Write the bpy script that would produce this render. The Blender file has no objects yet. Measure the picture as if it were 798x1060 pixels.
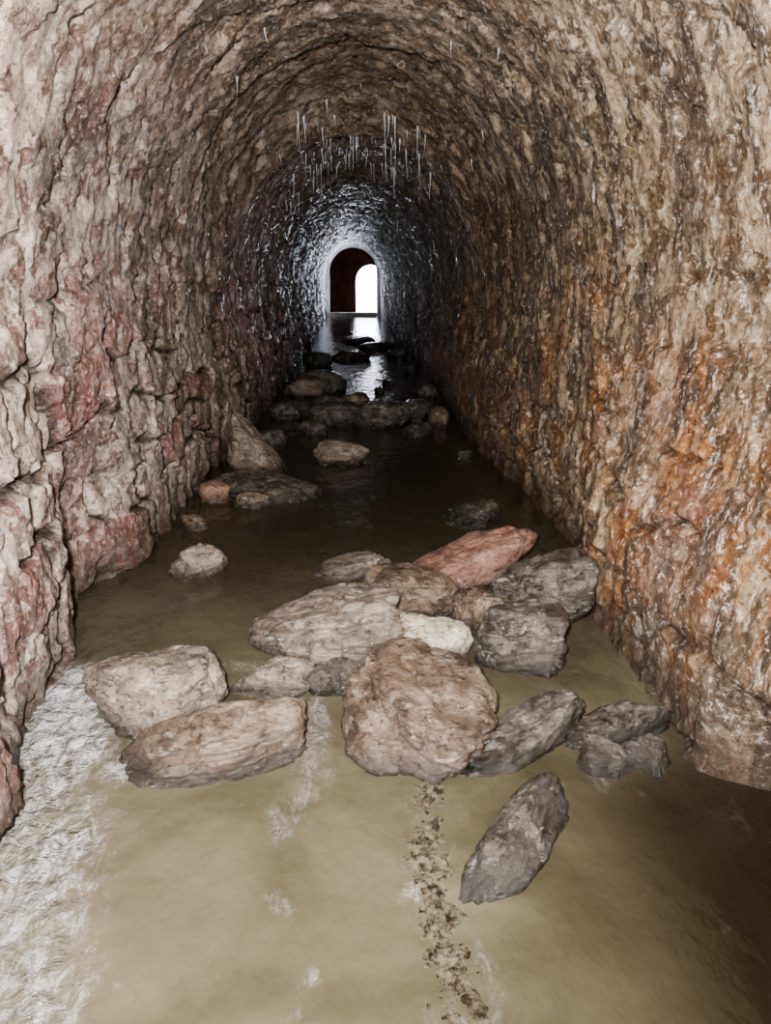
import bpy, math, random
from mathutils import Vector, Matrix, noise, Euler
random.seed(4)
scene = bpy.context.scene
col = scene.collection

def sstep(a, b, x):
    t = max(0.0, min(1.0, (x-a)/(b-a)))
    return t*t*(3-2*t)
def lerp(a, b, t): return a+(b-a)*t
def interp(tab, y):
    if y <= tab[0][0]: return tab[0][1]
    for (a, va), (b, vb) in zip(tab, tab[1:]):
        if y <= b: return lerp(va, vb, sstep(a, b, y))
    return tab[-1][1]

# ------------------------------------------------------------ materials
class NT:
    def __init__(s, name):
        s.m = bpy.data.materials.new(name); s.m.use_nodes = True
        s.t = s.m.node_tree; s.t.nodes.clear()
        s.out = s.n('ShaderNodeOutputMaterial'); s.b = s.n('ShaderNodeBsdfPrincipled')
        s.l(s.b.outputs[0], s.out.inputs[0])
        s.tc = s.n('ShaderNodeTexCoord')
    def n(s, t): return s.t.nodes.new(t)
    def l(s, a, b): s.t.links.new(a, b)
    def put(s, v, sock):
        if hasattr(v, 'is_output'): s.l(v, sock)
        else: sock.default_value = v
    def mapping(s, scale, loc=(0,0,0), rot=(0,0,0)):
        m = s.n('ShaderNodeMapping'); s.l(s.tc.outputs['Object'], m.inputs[0])
        m.inputs['Scale'].default_value = scale; m.inputs['Location'].default_value = loc
        m.inputs['Rotation'].default_value = rot
        return m.outputs[0]
    def noise(s, scale, detail=4, rough=.6, vec=None, dist=0, out='Fac'):
        x = s.n('ShaderNodeTexNoise'); x.inputs['Scale'].default_value = scale
        x.inputs['Detail'].default_value = detail; x.inputs['Roughness'].default_value = rough
        x.inputs['Distortion'].default_value = dist
        s.l(vec or s.tc.outputs['Object'], x.inputs['Vector']); return x.outputs[out]
    def vor(s, scale, vec=None, feat='F1', out='Distance'):
        x = s.n('ShaderNodeTexVoronoi'); x.feature = feat; x.inputs['Scale'].default_value = scale
        s.l(vec or s.tc.outputs['Object'], x.inputs['Vector']); return x.outputs[out]
    def warp(s, amt, scale):
        a = s.n('ShaderNodeVectorMath'); a.operation = 'MULTIPLY_ADD'
        s.l(s.noise(scale, 3, .6, out='Color'), a.inputs[0]); a.inputs[1].default_value = (amt,)*3
        s.l(s.tc.outputs['Object'], a.inputs[2]); return a.outputs[0]
    def ramp(s, v, a, b, lo=0., hi=1.):
        x = s.n('ShaderNodeMapRange'); x.interpolation_type = 'SMOOTHSTEP'
        s.put(v, x.inputs[0])
        if a > b: a, b, lo, hi = b, a, hi, lo
        for i, q in enumerate((a, b, lo, hi)): x.inputs[i+1].default_value = q
        return x.outputs[0]
    def mix(s, f, a, b, mode='MIX'):
        x = s.n('ShaderNodeMix'); x.data_type = 'RGBA'; x.blend_type = mode
        s.put(f, x.inputs[0])
        for v, i in ((a, 6), (b, 7)):
            if isinstance(v, tuple): v = (*v, 1.) if len(v) == 3 else v
            s.put(v, x.inputs[i])
        return x.outputs[2]
    def math(s, op, a, b=0.):
        x = s.n('ShaderNodeMath'); x.operation = op; s.put(a, x.inputs[0]); s.put(b, x.inputs[1]); return x.outputs[0]
    def attr(s, name):
        x = s.n('ShaderNodeAttribute'); x.attribute_name = name; return x.outputs['Fac']
    def bump(s, h, strength, dist, prev=None):
        x = s.n('ShaderNodeBump'); s.l(h, x.inputs['Height'])
        x.inputs['Strength'].default_value = strength; x.inputs['Distance'].default_value = dist
        if prev: s.l(prev, x.inputs['Normal'])
        return x.outputs[0]

def masonry_mat():
    k = NT('wet_rubble_masonry')
    sep = k.n('ShaderNodeSeparateXYZ'); k.l(k.tc.outputs['Object'], sep.inputs[0])
    X, Y, Z = sep.outputs
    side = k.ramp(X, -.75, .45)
    big = k.noise(1.9, 4, .65)
    med = k.noise(8, 6, .75)
    fine = k.noise(50, 5, .8)
    wv = k.warp(.09, 9)
    vc = k.vor(15, wv, out='Color'); vs = k.n('ShaderNodeSeparateColor'); k.l(vc, vs.inputs[0])
    flake = vs.outputs[0]
    m2 = k.math('ADD', k.math('MULTIPLY', med, .75), k.math('MULTIPLY', flake, .25))
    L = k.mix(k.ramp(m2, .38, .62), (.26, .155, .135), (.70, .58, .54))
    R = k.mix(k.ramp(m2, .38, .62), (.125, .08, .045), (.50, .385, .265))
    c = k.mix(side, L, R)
    c = k.mix(k.ramp(Z, 1.5, 2.2, 0, .75), c, k.mix(k.ramp(m2, .38, .62), (.23, .16, .105), (.64, .50, .385)))
    blk = k.attr('block')
    c = k.mix(k.math('MULTIPLY', k.ramp(blk, .56, .85), .6), c, (.33, .145, .115))
    c = k.mix(k.math('MULTIPLY', k.ramp(blk, .42, .1), .4), c, (.60, .49, .45))
    rust = k.math('MULTIPLY', k.ramp(k.noise(2.9, 6, .75, k.mapping((1, 1, .6), (3, 7, 1))), .44, .58), k.ramp(X, .2, .9))
    c = k.mix(k.math('MULTIPLY', rust, k.ramp(Z, 1.8, .5, 0, .85)), c, k.mix(k.ramp(med, .4, .6), (.18, .06, .02), (.45, .21, .065)))
    st = k.noise(5.5, 6, .74, k.mapping((1.6, 1.6, .35), (0, 2, 0)))
    c = k.mix(k.math('MULTIPLY', k.ramp(st, .50, .60), k.ramp(X, -1, 1, .35, .9)), c, (.065, .048, .035))
    cs = k.noise(17, 5, .75, k.mapping((1.5, 1.5, .28), (5, 1, 3)))
    c = k.mix(k.math('MULTIPLY', k.ramp(cs, .57, .67), .75), c, (.82, .77, .72))
    c = k.mix(k.math('MULTIPLY', k.ramp(k.math('ADD', big, k.math('MULTIPLY', med, .5)), .75, .88), .75), c, (.09, .064, .048))
    c = k.mix(k.ramp(fine, .48, .36, 0, .85), c, (.04, .028, .02))
    c = k.mix(k.ramp(fine, .54, .65, 0, .75), c, (.86, .80, .75))
    c = k.mix(k.math('MULTIPLY', k.attr('joint'), .95), c, (.015, .01, .008))
    c = k.mix(k.ramp(Z, .28, .02, 0, .75), c, (.05, .035, .025))  # dark shade along the wall foot, painted into the colour
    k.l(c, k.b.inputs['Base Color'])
    k.l(k.ramp(k.noise(14, 3, .6), .35, .65, .18, .5), k.b.inputs['Roughness'])
    n0 = k.bump(k.math('ADD', flake, k.math('MULTIPLY', k.vor(15, wv), .6)), .5, .011)
    n1 = k.bump(k.noise(34, 6, .8), .8, .022, n0)
    n2 = k.bump(k.noise(110, 4, .75), .9, .009, n1)
    k.l(n2, k.b.inputs['Normal'])
    return k.m
MAS = masonry_mat()

def rock_mat(name, dark, mid, lite, vein=.35, rough=.3):
    k = NT(name)
    v = k.mapping((1, 1, 1.8), rot=(.4, .3, 0))
    a = k.noise(7, 6, .65, v, .6); f = k.noise(45, 5, .75)
    c = k.mix(k.ramp(a, .36, .5), dark, mid)
    c = k.mix(k.ramp(a, .5, .66), c, lite)
    s2 = k.noise(9, 5, .7, k.mapping((.6, 1, 4.5), (1, 5, 2), (.35, .25, .5)), .5)
    c = k.mix(k.ramp(s2, .52, .63, 0, .65), c, dark)
    w = k.noise(13, 5, .7, k.mapping((.7, 1, 4), (2, 2, 2), (.5, .2, .4)), 1.)
    c = k.mix(k.math('MULTIPLY', k.ramp(w, .57, .68), vein), c, (.70, .66, .60))
    c = k.mix(k.ramp(f, .47, .35, 0, .85), c, tuple(q*.2 for q in dark))
    c = k.mix(k.ramp(f, .60, .74, 0, .25), c, (.7, .65, .6))
    sep = k.n('ShaderNodeSeparateXYZ'); k.l(k.n('ShaderNodeNewGeometry').outputs['Position'], sep.inputs[0])
    c = k.mix(k.ramp(k.math('ADD', sep.outputs[2], k.math('MULTIPLY', a, -.08)), .035, -.025, 0, .88), c, tuple(q*.3 for q in dark))
    k.l(c, k.b.inputs['Base Color'])
    k.l(k.ramp(k.noise(20, 3, .6), .35, .65, rough-.16, rough+.12), k.b.inputs['Roughness'])
    k.b.inputs['Coat Weight'].default_value = 1.; k.b.inputs['Coat Roughness'].default_value = .16
    k.b.inputs['Coat IOR'].default_value = 1.7
    n = k.bump(k.noise(14, 8, .7, v, .5), 1., .032)
    n = k.bump(s2, .8, .022, n)
    n = k.bump(k.noise(80, 4, .7), .7, .006, n)
    k.l(n, k.b.inputs['Normal']); k.l(n, k.b.inputs['Coat Normal'])
    return k.m
RB = rock_mat('brown_wet_stone', (.055, .036, .025), (.15, .105, .073), (.29, .225, .17))
RP = rock_mat('pale_sandstone', (.09, .07, .055), (.23, .185, .148), (.40, .35, .295), .45)
RG = rock_mat('grey_wet_stone', (.020, .017, .014), (.075, .065, .052), (.19, .17, .145), .35, .26)
RR = rock_mat('red_sandstone', (.16, .08, .056), (.28, .155, .118), (.38, .25, .195), .12)
RW = rock_mat('white_limestone', (.32, .28, .22), (.55, .50, .42), (.72, .69, .62), .6)

def water_mat():
    k = NT('murky_water')
    sep = k.n('ShaderNodeSeparateXYZ'); k.l(k.tc.outputs['Object'], sep.inputs[0])
    Y = sep.outputs[1]; X = sep.outputs[0]
    n = k.noise(2.2, 4, .5, None, .4)
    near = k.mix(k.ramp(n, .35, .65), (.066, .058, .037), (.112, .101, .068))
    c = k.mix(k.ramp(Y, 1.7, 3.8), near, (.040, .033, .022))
    c = k.mix(k.math('MULTIPLY', k.ramp(X, .2, .75), k.ramp(Y, 2.0, 1.5)), c, (.022, .016, .009))  # shadow of the near right corner, painted into the water colour
    f = k.attr('foam_sheen')
    fn = k.noise(16, 7, .85, k.mapping((1.5, .7, 1)), 1.2); fb = k.noise(5.5, 6, .78, k.mapping((1.5, .8, 1)), .5)
    fm = k.ramp(k.math('ADD', f, k.math('MULTIPLY', k.math('SUBTRACT', fb, .5), 2.6)), .25, 1.15, 0, .82)
    bright = k.ramp(k.math('ADD', fn, k.math('MULTIPLY', f, .06)), .49, .68)
    fc = k.mix(bright, (.13, .122, .105), (.47, .48, .51))  # foam colour; its pale part also paints in flash sheen on riffled water
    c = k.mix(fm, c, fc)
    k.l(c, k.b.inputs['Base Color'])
    k.l(k.ramp(fm, 0, 1, .05, .12), k.b.inputs['Roughness'])
    k.b.inputs['IOR'].default_value = 1.33
    b = k.bump(k.noise(7, 4, .6, k.mapping((1, .6, 1))), .6, .025)
    b2 = k.n('ShaderNodeBump'); k.l(k.noise(26, 4, .62, None, .6), b2.inputs['Height']); k.l(b, b2.inputs['Normal'])
    b2.inputs['Distance'].default_value = .035; k.l(fm, b2.inputs['Strength'])
    k.l(b2.outputs[0], k.b.inputs['Normal'])
    return k.m
WAT = water_mat()

def simple(name, c1, c2, scale=12, rough=.6, bump=.01):
    k = NT(name)
    k.l(k.mix(k.ramp(k.noise(scale, 6, .7), .38, .62), c1, c2), k.b.inputs['Base Color'])
    k.b.inputs['Roughness'].default_value = rough
    k.l(k.bump(k.noise(scale*3, 5, .7), .9, bump), k.b.inputs['Normal'])
    return k.m
BED = simple('silty_bed', (.10, .08, .05), (.2, .16, .1))
CAL = simple('calcite', (.35, .36, .38), (.65, .66, .70), 60, .4, .002)
LIME = simple('limewashed_stone', (.55, .53, .52), (.82, .80, .81), 3, .6, .01)
CHM = simple('brown_chamber_stone', (.09, .045, .03), (.20, .11, .075), 2, .9, .03)
GRV = simple('foamy_gravel', (.030, .022, .014), (.20, .17, .125), 45, .14, .02)

def mkobj(name, verts, faces, mat, smooth=True, attrs=None):
    me = bpy.data.meshes.new(name); me.from_pydata(verts, [], faces); me.update()
    if smooth: me.polygons.foreach_set('use_smooth', [True]*len(me.polygons))
    me.materials.append(mat)
    for k, v in (attrs or {}).items():
        a = me.attributes.new(k, 'FLOAT', 'POINT'); a.data.foreach_set('value', v)
    ob = bpy.data.objects.new(name, me); col.objects.link(ob); return ob

# ------------------------------------------------------------ tunnel shell
XLb = [(0, -.85), (1.4, -.80), (1.96, -.93), (2.3, -.96), (2.8, -1.12), (3.3, -.98), (4.4, -.98), (6.5, -.90), (12, -.92), (20, -1.02), (27, -1.12)]
XRb = [(0, .82), (1.27, .82), (1.96, .87), (2.6, .86), (3.5, 1.0), (6.2, .86), (9, .92), (12, .92), (20, .85), (27, .78)]
XLu = [(0, -1.02), (4, -1.01), (8, -.98), (12, -.96), (20, -1.02), (27, -1.12)]
XRu = [(0, 1.02), (4, 1.01), (8, .98), (12, .95), (20, .85), (27, .78)]
SP = 1.10
def crown(y):
    c = 2.36
    c += .10*sstep(4.45, 4.58, y)*sstep(6.3, 5.6, y)
    c -= .09*math.exp(-((y-6.5)/.22)**2) + .06*math.exp(-((y-9.2)/.25)**2)
    c -= .03*sstep(6.7, 7.0, y)
    return c
def base_pt(seg, t, y):
    if seg == 0:
        z = lerp(-.3, SP, t); w = sstep(.25, 1.05, z)
        return Vector((lerp(interp(XLb, y), interp(XLu, y), w), y, z)), Vector((1, 0, 0)), z
    if seg == 2:
        z = lerp(SP, -.3, t); w = sstep(.25, 1.05, z)
        x = lerp(interp(XRb, y), interp(XRu, y), w)
        x += .26*sstep(.34, .20, z)*math.exp(-((y-1.42)/.20)**4)
        return Vector((x, y, z)), Vector((-1, 0, 0)), SP+3.6+(SP-z)
    a0, a1 = interp(XLu, y), interp(XRu, y)
    cx = (a0+a1)/2; a = (a1-a0)/2; b = crown(y)-SP
    th = math.pi*(1-t)
    n = Vector((-math.cos(th)/a, 0, -math.sin(th)/b)).normalized()
    return Vector((cx+a*math.cos(th), y, SP+b*math.sin(th))), n, SP+3.6*t
def h1(a, b=0):
    s = math.sin(a*127.1+b*311.7)*43758.5453
    return s-math.floor(s)
def bricks(u, v, p):
    wv = noise.noise_vector(p*2.6)*.12+noise.noise_vector(p*8)*.03
    u += wv.x; v += wv.y
    k = math.floor(u/.46); f = (u/.46-k); cut = .36+.3*h1(k, 5)
    if f < cut: row = 2*k; du = min(f, cut-f)*.46
    else: row = 2*k+1; du = min(f-cut, 1-f)*.46
    wd = .22+.34*h1(row, 2)
    vv = v/wd+h1(row, 9)*7
    kc = math.floor(vv); fc = vv-kc; o = .3*(h1(row, kc)-.5); o2 = .3*(h1(row, kc+1)-.5)
    if fc < o: kc -= 1; dv = (o-fc)*wd
    elif fc > 1+o2: kc += 1; dv = (fc-1-o2)*wd
    else: dv = min(abs(fc-o), abs(1+o2-fc))*wd
    return min(du, dv), h1(row+.37, kc*1.7), (h1(row, kc+.5)-.5, h1(kc, row+.5)-.5), f, fc
def displace(p, nrm, s):
    e, h, tl, fu, fv = bricks(s, p.y, p)
    if p.x < 0: m = sstep(1.45, .7, p.z)*sstep(-.3, .05, noise.noise(p*1.6+Vector((9, 2, 4)))+.10)+.12
    else: m = .5*sstep(1.5, .6, p.z)*sstep(-.2, .15, noise.noise(p*1.6+Vector((9, 2, 4)))+.10)+.12
    m = min(1, m)
    wj = .009*(1+1.0*noise.noise(p*7))
    j = (1-sstep(wj*.5, wj*2.0+.003, e))*m
    j *= sstep(-.3, .0, noise.noise(p*4.5+Vector((1, 8, 3))))
    d = .020*noise.noise(p*1.4) + .012*noise.noise(p*4.1) + .007*noise.noise(p*9.7)
    d += .008*noise.noise(p*23) + .006*noise.noise(p*48)
    q = noise.noise(p*5.3+Vector((4, 4, 4)))+.35*noise.noise(p*17)
    d -= .024*sstep(.30, .40, q)
    q = noise.noise(p*8.3+Vector((14, 4, 4)))+.35*noise.noise(p*25)
    d += .010*sstep(.18, .26, q)
    d += m*((h-.5)*.045 + tl[0]*(fu-.5)*.05+tl[1]*(fv-.5)*.06) - .04*j
    return d, j, h*m+.5*(1-m)
ys = []
y = -2.5
while y < 27.0:
    ys.append(y)
    y += .09 if y < .6 else max(.0125, .0052*y)
ys.append(27.0)
def shell(name, seg, n):
    V = []; J = []; B = []; F = []
    for y in ys:
        for i in range(n+1):
            p, nr, s = base_pt(seg, i/n, y)
            d, j, h = displace(p, nr, s)
            V.append(p+nr*d); J.append(j); B.append(h)
    w = n+1
    for r in range(len(ys)-1):
        for i in range(n):
            a = r*w+i; F.append((a, a+1, a+w+1, a+w))
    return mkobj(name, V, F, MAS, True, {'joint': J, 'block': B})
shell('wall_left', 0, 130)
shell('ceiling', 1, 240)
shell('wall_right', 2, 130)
# ------------------------------------------------------------ floor + water
def grid(name, x0, x1, nx, yl, fz, mat, fa=None):
    V = []; F = []; A = []
    for y in yl:
        for i in range(nx+1):
            x = lerp(x0, x1, i/nx); V.append((x, y, fz(x, y)))
            if fa: A.append(fa(x, y))
    w = nx+1
    for r in range(len(yl)-1):
        for i in range(nx):
            a = r*w+i; F.append((a, a+1, a+w+1, a+w))
    return mkobj(name, V, F, mat, True, {'foam_sheen': A} if fa else None)
grid('floor', -1.5, 1.5, 40, [-2.5+.4*i for i in range(90)], lambda x, y: -.10+.02*noise.noise(Vector((x*3, y*3, 0))), BED)
wy = []; y = -2.5
while y < 32.9:
    wy.append(y); y += .1 if y < .6 else max(.016, .008*y)
streams = [([(-.98, 2.15), (-.88, 1.8), (-.74, 1.5), (-.66, 1.2), (-.60, .9), (-.58, .5)], .13, .92),
           ([(-.20, 2.25), (-.15, 2.0), (-.11, 1.8), (-.15, 1.62), (-.18, 1.5)], .05, .66),
           ([(-.95, 2.1), (-.75, 2.28), (-.55, 2.33), (-.35, 2.25)], .06, .5),
           ([(-.72, 1.9), (-.62, 1.72)], .07, .8), ([(-.9, 2.15), (-.8, 1.85)], .11, 1.7),
           ([(-.19, 1.28), (-.17, 1.25)], .022, .5), ([(-.10, 1.08), (-.11, 1.0)], .03, .5),
           ([(.16, 1.6), (.15, 1.27), (.18, .9), (.19, .6)], .07, .42),
           ([(.62, 1.65), (.5, 1.6)], .04, .35)]
def foam_sheen(x, y):
    if y > 3 or y < .3: return 0.
    b = 0
    for pl, w, s in streams:
        for (ax, ay), (bx, by) in zip(pl, pl[1:]):
            t = max(0, min(1, ((x-ax)*(bx-ax)+(y-ay)*(by-ay))/((bx-ax)**2+(by-ay)**2)))
            d = math.hypot(x-ax-(bx-ax)*t, y-ay-(by-ay)*t)
            b = max(b, s*(1-sstep(w*.2, w*2.1, d)))
    return b
def wz(x, y):
    return .004*noise.noise(Vector((x*4, y*3, 1)))+.0018*noise.noise(Vector((x*14, y*11, 5))) + foam_sheen(x, y)*.009*(.3+noise.noise(Vector((x*22, y*18, 3))))
grid('stream_water', -1.35, 1.35, 170, wy, wz, WAT, foam_sheen)

def ridge():
    pl = [(.165, 1.66), (.15, 1.5), (.14, 1.27), (.155, 1.12), (.17, .98), (.19, .7)]
    V = []; F = []; n = 30; m = 300
    for r in range(m+1):
        t = r/m*(len(pl)-1); i = min(int(t), len(pl)-2); u = t-i
        cx = lerp(pl[i][0], pl[i+1][0], u); cy = lerp(pl[i][1], pl[i+1][1], u)
        w = (.048+.036*r/m)*(1+.5*noise.noise(Vector((cy*9, 2, 0))))
        cx += .012*noise.noise(Vector((cy*14, 7, 7)))
        for k in range(n+1):
            s = k/n*2-1; x = cx+s*w
            z = -.013+(1-s*s)*.017+.012*noise.noise(Vector((x*26, cy*20, 0)))+.010*noise.noise(Vector((x*70, cy*70, 0)))+.006*noise.noise(Vector((x*150, cy*150, 0)))
            V.append((x, cy, z))
    for r in range(m):
        for k in range(n):
            a = r*(n+1)+k; F.append((a, a+1, a+n+2, a+n+1))
    mkobj('gravel_ridge', V, F, GRV)
ridge()

# ------------------------------------------------------------ rocks
import bmesh
def ico(sub):
    bm = bmesh.new(); bmesh.ops.create_icosphere(bm, subdivisions=sub, radius=1)
    v = [x.co.copy() for x in bm.verts]; f = [[q.index for q in p.verts] for p in bm.faces]; bm.free(); return v, f
ICO = {4: ico(4), 5: ico(6)}
def rock(name, x, y, hw, hd, h, rz=0, mat=RB, seed=0, tilt=(0, 0), sub=5, strata=0., nplanes=13, base=-.09, wedge=0.):
    rnd = random.Random(seed*17+3)
    V0, F = ICO[sub]
    ex = 12 if name == 'boulder' else 18
    pl = [(Vector((0, 0, 1)), rnd.uniform(.65, .85))]
    for i in range(nplanes):
        d = Vector((rnd.gauss(0, 1), rnd.gauss(0, 1), rnd.gauss(0, .8))).normalized(); pl.append((d, rnd.uniform(.6, .95)))
    off = Vector((seed*3.1, seed*1.7, seed*.9))
    ax = Vector((rnd.uniform(-.4, .4), rnd.uniform(-.6, .6), 1)).normalized()
    out = []
    for n in V0:
        s = 1
        for d, r in pl:
            c = n.dot(d)
            if c > .05: s += (c/r)**ex
        p = n*(s**(-1/ex))
        dn = .12*noise.noise(p*1.6+off)+.07*noise.noise(p*3.7+off)+.03*noise.noise(p*8+off)+.010*noise.noise(p*19+off)
        dn -= .06*max(0, 1-abs(noise.noise(p*2.6+off))*9)
        if strata: dn += strata*(abs(noise.noise(Vector((p.dot(ax)*7, p.x*.8, p.y*.8))+off)))
        out.append(p+n*dn)
    mn = [min(v[i] for v in out) for i in range(3)]; mx = [max(v[i] for v in out) for i in range(3)]
    hz = (h-base)/2
    R = Euler((tilt[0], tilt[1], rz)).to_matrix()
    sc = (hw, hd, hz)
    res = []
    for v in out:
        q = [((v[i]-mn[i])/(mx[i]-mn[i])*2-1) for i in range(3)]
        if wedge: 
            tt = (q[0]+1)/2 if wedge > 0 else (1-q[0])/2
            q[2] = -1+(q[2]+1)*(1-abs(wedge)*tt)
        res.append(R @ Vector([q[i]*sc[i] for i in range(3)]))
    me = bpy.data.meshes.new(name); me.from_pydata(res, [], F); me.update()
    me.polygons.foreach_set('use_smooth', [True]*len(F)); me.materials.append(mat)
    ob = bpy.data.objects.new(name, me); ob.location = (x, y, base+hz); col.objects.link(ob)
    return ob
r = math.radians
rock('boulder', .155, 1.89, .22, .27, .20, r(8), RB, 1, (0, 0), 5, .14)
rock('boulder', -.59, 2.00, .20, .17, .19, r(10), RP, 2, strata=.10)
rock('boulder', -.39, 1.79, .25, .15, .20, r(16), RB, 33, (0, 0), 5, .12, wedge=-.4)
rock('boulder', -.12, 2.42, .27, .22, .21, r(5), RP, 4, wedge=-.35, strata=.08)
rock('boulder', -.27, 2.14, .13, .09, .09, r(-10), RP, 5)
rock('boulder', -.08, 2.14, .10, .09, .08, r(20), RG, 25)
rock('boulder', .225, 2.37, .15, .11, .15, r(-5), RW, 6, wedge=.2)
rock('boulder', .20, 2.74, .21, .17, .19, r(-20), RB, 7, wedge=.3)
rock('boulder', .46, 3.04, .30, .17, .26, r(20), RR, 8, (0, 0), 5, .0, 9, wedge=-.6)
rock('boulder', .54, 2.31, .18, .17, .19, r(30), RG, 9, (0, 0), 5, .08)
rock('boulder', .65, 2.58, .18, .20, .30, r(10), RG, 10, wedge=-.25)
rock('boulder', .43, 2.58, .11, .11, .13, r(10), RB, 26)
rock('stone_slab', .42, 1.80, .26, .09, .16, r(32), RG, 11, (0, 0), 5, .12, 9, wedge=-.65)
rock('stone_slab', .70, 1.85, .18, .07, .12, r(20), RG, 12, (0, 0), 5, .08, 9, wedge=-.4)
rock('stone_slab', .335, 1.40, .20, .08, .14, r(51), RG, 14, (0, 0), 5, .10, 8, wedge=-.45)
rock('boulder', .62, 1.70, .06, .07, .07, r(50), RG, 13)
rock('boulder', .73, 1.71, .07, .07, .08, r(10), RG, 27)
rock('stone_slab', -.05, 3.12, .18, .12, .09, r(12), RP, 15, wedge=-.3)
rock('boulder', -.70, 3.12, .13, .10, .13, 0, RP, 16)
rock('stone_slab', .57, 3.86, .20, .16, .12, r(25), RG, 17, wedge=-.5)
rock('standing_slab', -.67, 5.02, .20, .14, .46, r(-12), RP, 18, (0, 0), 5, .05, 9, wedge=.8)
rock('boulder', -.62, 4.46, .28, .22, .10, r(-8), RG, 19)
rock('boulder', -.83, 4.28, .09, .10, .11, 0, RR, 20)
rock('boulder', -.60, 4.15, .10, .08, .07, 0, RP, 21)
rock('boulder', -.40, 4.30, .19, .12, .09, r(12), RG, 22)
rock('boulder', -.13, 5.22, .20, .15, .15, 0, RP, 23)
rock('boulder', .20, 6.6, .25, .22, .22, 0, RG, 24)
for i, (x, y, w, h, m) in enumerate([(-.20, 6.7, .24, .2, RG), (-.05, 7.1, .2, .22, RB), (.50, 7.0, .24, .16, RG), (-.42, 6.3, .16, .1, RG),
        (-.6, 8.4, .25, .2, RP), (-.42, 8.8, .28, .24, RG), (.47, 6.2, .18, .10, RG), (.68, 6.6, .14, .16, RB), (.7, 8.2, .14, .15, RG), (-.68, 7.0, .16, .15, RG),
        (-.66, 5.7, .14, .14, RG), (.70, 10.5, .15, .10, RG), (-.6, 11.5, .25, .2, RG), (-.84, 3.75, .08, .07, RB),
        (-.15, 12.5, .35, .14, RG), (.35, 14.5, .4, .12, RG), (.0, 16, .5, .12, RG), (.62, 12.8, .2, .15, RG), (-.3, 7.4, .18, .15, RG), (.74, 5.3, .07, .06, RG),
        (.22, 8.7, .10, .05, RG), (.36, 9.4, .10, .05, RG)]):
    rock('boulder', x, y, w, w*.7, h, i*.7, m, 40+i, (0, 0), 4)

# ------------------------------------------------------------ soda straw stalactites
def straws():
    V = []; F = []
    rnd = random.Random(8)
    def straw(x, y, L, r0):
        a0, a1 = interp(XLu, y), interp(XRu, y); cx = (a0+a1)/2; a = (a1-a0)/2
        z = SP+(crown(y)-SP)*math.sqrt(max(0, 1-((x-cx)/a)**2))+.02
        L += .03; n = 6; o = len(V); ks = 5
        bx, by = rnd.uniform(-.015, .015), rnd.uniform(-.01, .01)
        for k in range(ks+1):
            t = k/ks; rr = r0*(1.7*(1-t)**3+.55*(1-t)+.25)
            for i in range(n):
                th = i/n*6.283
                V.append((x+bx*t*t+rr*math.cos(th), y+by*t+rr*math.sin(th), z-L*t))
        for k in range(ks):
            for i in range(n):
                F.append((o+k*n+i, o+k*n+(i+1) % n, o+(k+1)*n+(i+1) % n, o+(k+1)*n+i))
    for c in range(16):
        y0 = rnd.uniform(5.9, 8.3); x0 = rnd.uniform(-.42, .5)
        for i in range(rnd.randint(3, 7)):
            straw(x0+rnd.gauss(0, .12), y0+rnd.gauss(0, .12), abs(rnd.gauss(0, .10))+.03, rnd.uniform(.0025, .006))
    for i in range(60): straw(rnd.uniform(-.7, .7), rnd.uniform(8, 18), rnd.uniform(.05, .35)**1.3, rnd.uniform(.004, .009))
    for i in range(16): straw(rnd.uniform(-.8, .8), rnd.uniform(2.6, 6), rnd.uniform(.02, .06), rnd.uniform(.002, .004))
    mkobj('soda_straw_stalactites', V, F, CAL)
straws()

# ------------------------------------------------------------ far portal and lit chamber
def arch_pts(cx, a, zs, zc, n=24, z0=0.):
    P = [(cx-a, z0), (cx-a, zs)]
    for i in range(1, n): 
        th = math.pi*(1-i/n); P.append((cx+a*math.cos(th), zs+(zc-zs)*math.sin(th)))
    return P+[(cx+a, zs), (cx+a, z0)]
def arch_ring(name, y0, y1, inner, outer, mat, inner2=None):
    V = []; F = []; n = len(inner)
    for yy, I in ((y0, inner), (y1, inner2 or inner)):
        for P in (I, outer):
            for x, z in P: V.append((x, yy, z))
    for i in range(n-1):
        F += [(i, i+1, n+i+1, n+i), (2*n+i, 3*n+i, 3*n+i+1, 2*n+i+1), (i, 2*n+i, 2*n+i+1, i+1)]
    return mkobj(name, V, F, mat, False)
arch_ring('portal_arch', 27.01, 28.29, arch_pts(-.18, .93, 1.45, 2.42, z0=-.1), arch_pts(-.18, 1.25, 1.5, 2.75, z0=-.1), LIME,
          arch_pts(-.18, .82, 1.45, 2.28, z0=-.1))
def box(name, x0, x1, y0, y1, z0, z1, mat):
    V = [(x, y, z) for x in (x0, x1) for y in (y0, y1) for z in (z0, z1)]
    F = [(0, 1, 3, 2), (4, 6, 7, 5), (0, 4, 5, 1), (2, 3, 7, 6), (0, 2, 6, 4), (1, 5, 7, 3)]
    return mkobj(name, V, F, mat, False)
box('trim_sill', -.98, .62, 27.3, 28.2, -.1, .12, LIME)
box('wall_chamber_left', -1.6, -1.4, 28.4, 33.2, -.2, 3, CHM)
box('wall_chamber_right', 1.4, 1.6, 28.4, 33.2, -.2, 3, CHM)
box('ceiling_chamber', -1.6, 1.6, 28.4, 33.2, 2.9, 3.1, CHM)
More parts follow.
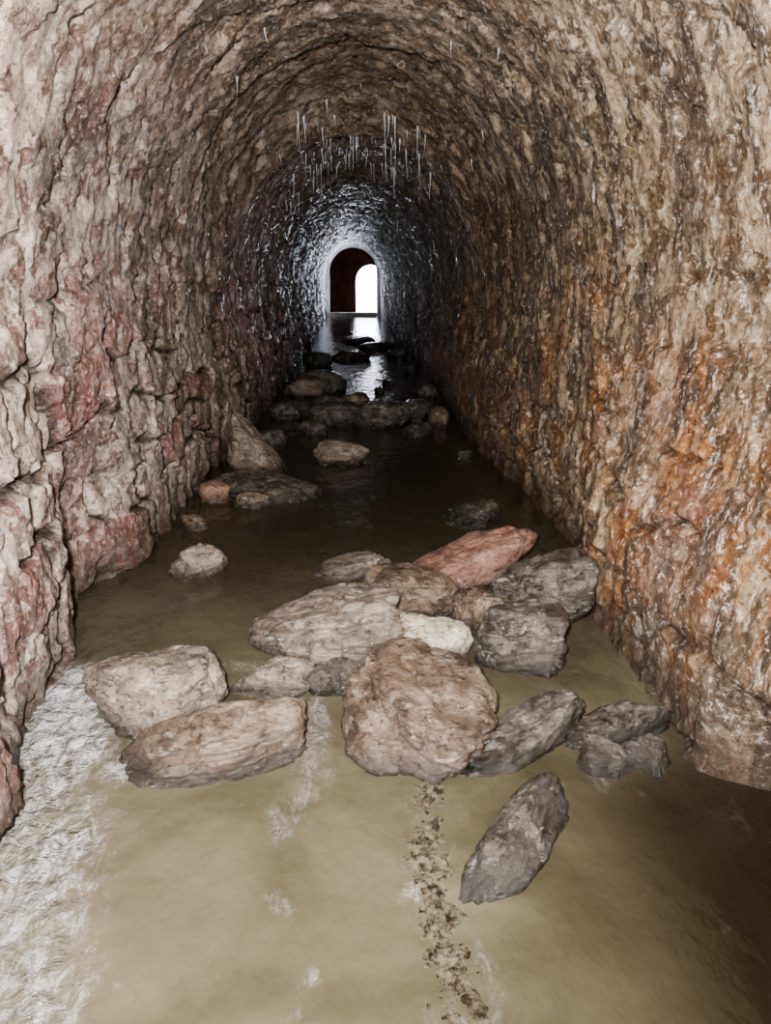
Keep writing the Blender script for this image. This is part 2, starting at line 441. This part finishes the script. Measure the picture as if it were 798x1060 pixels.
arch_ring('wall_end', 33.0, 33.3, arch_pts(.50, .60, 1.15, 1.8, z0=-.1),
          [(max(-1.6, min(1.6, .50+(x-.50)*5)), 3.0 if 1 < i < 26 else z) for i, (x, z) in enumerate(arch_pts(.50, .60, 1.15, 1.8, z0=-.1))], CHM)
arch_ring('wall_portal', 28.3, 28.42, arch_pts(-.18, 1.0, 1.5, 2.5, z0=-.2), [(max(-1.7, min(1.7, x*3)), 3.1 if 1 < i < 26 else z) for i, (x, z) in enumerate(arch_pts(-.18, 1.2, 1.5, 2.7, z0=-.2))], CHM)

# ------------------------------------------------------------ lights
def light(name, kind, loc, power, color=(1, 1, 1), rot=(0, 0, 0), **kw):
    d = bpy.data.lights.new(name, kind); d.energy = power; d.color = color
    for k, v in kw.items(): setattr(d, k, v)
    o = bpy.data.objects.new(name, d); o.location = loc; o.rotation_euler = rot; col.objects.link(o); return o
light('phone_flash', 'SPOT', (-.10, -.05, 1.32), 960, (1, .95, .90), (r(84), 0, r(8)), spot_size=r(148), spot_blend=1., shadow_soft_size=.05)
light('fill_spot', 'SPOT', (-.10, -1.3, 1.5), 240, (1, .93, .86), (r(86), 0, r(2)), spot_size=r(100), spot_blend=1., shadow_soft_size=.05)  # added fill spot behind the camera, evens out the flash falloff
light('daylight_opening', 'AREA', (.50, 33.5, .85), 42, (.72, .78, 1), (r(-90), 0, 0), shape='RECTANGLE', size=1.2, size_y=1.9)
w = bpy.data.worlds.new('daylight'); scene.world = w; w.use_nodes = True
w.node_tree.nodes['Background'].inputs[0].default_value = (.85, .9, 1, 1)
w.node_tree.nodes['Background'].inputs[1].default_value = 12
box('wall_back', -1.3, 1.3, -2.7, -2.5, -.3, 2.7, MAS)
try: scene.view_settings.look = 'AgX - Medium High Contrast'
except Exception as e: print(e)

cam = bpy.data.cameras.new('camera'); co = bpy.data.objects.new('camera', cam); col.objects.link(co)
cam.sensor_fit = 'VERTICAL'; cam.sensor_height = 24; cam.lens = 800/1060*24
cam.clip_start = .02
co.location = (0, 0, 1.2); co.rotation_euler = (r(90-16.7), 0, r(-1.93))
scene.camera = co
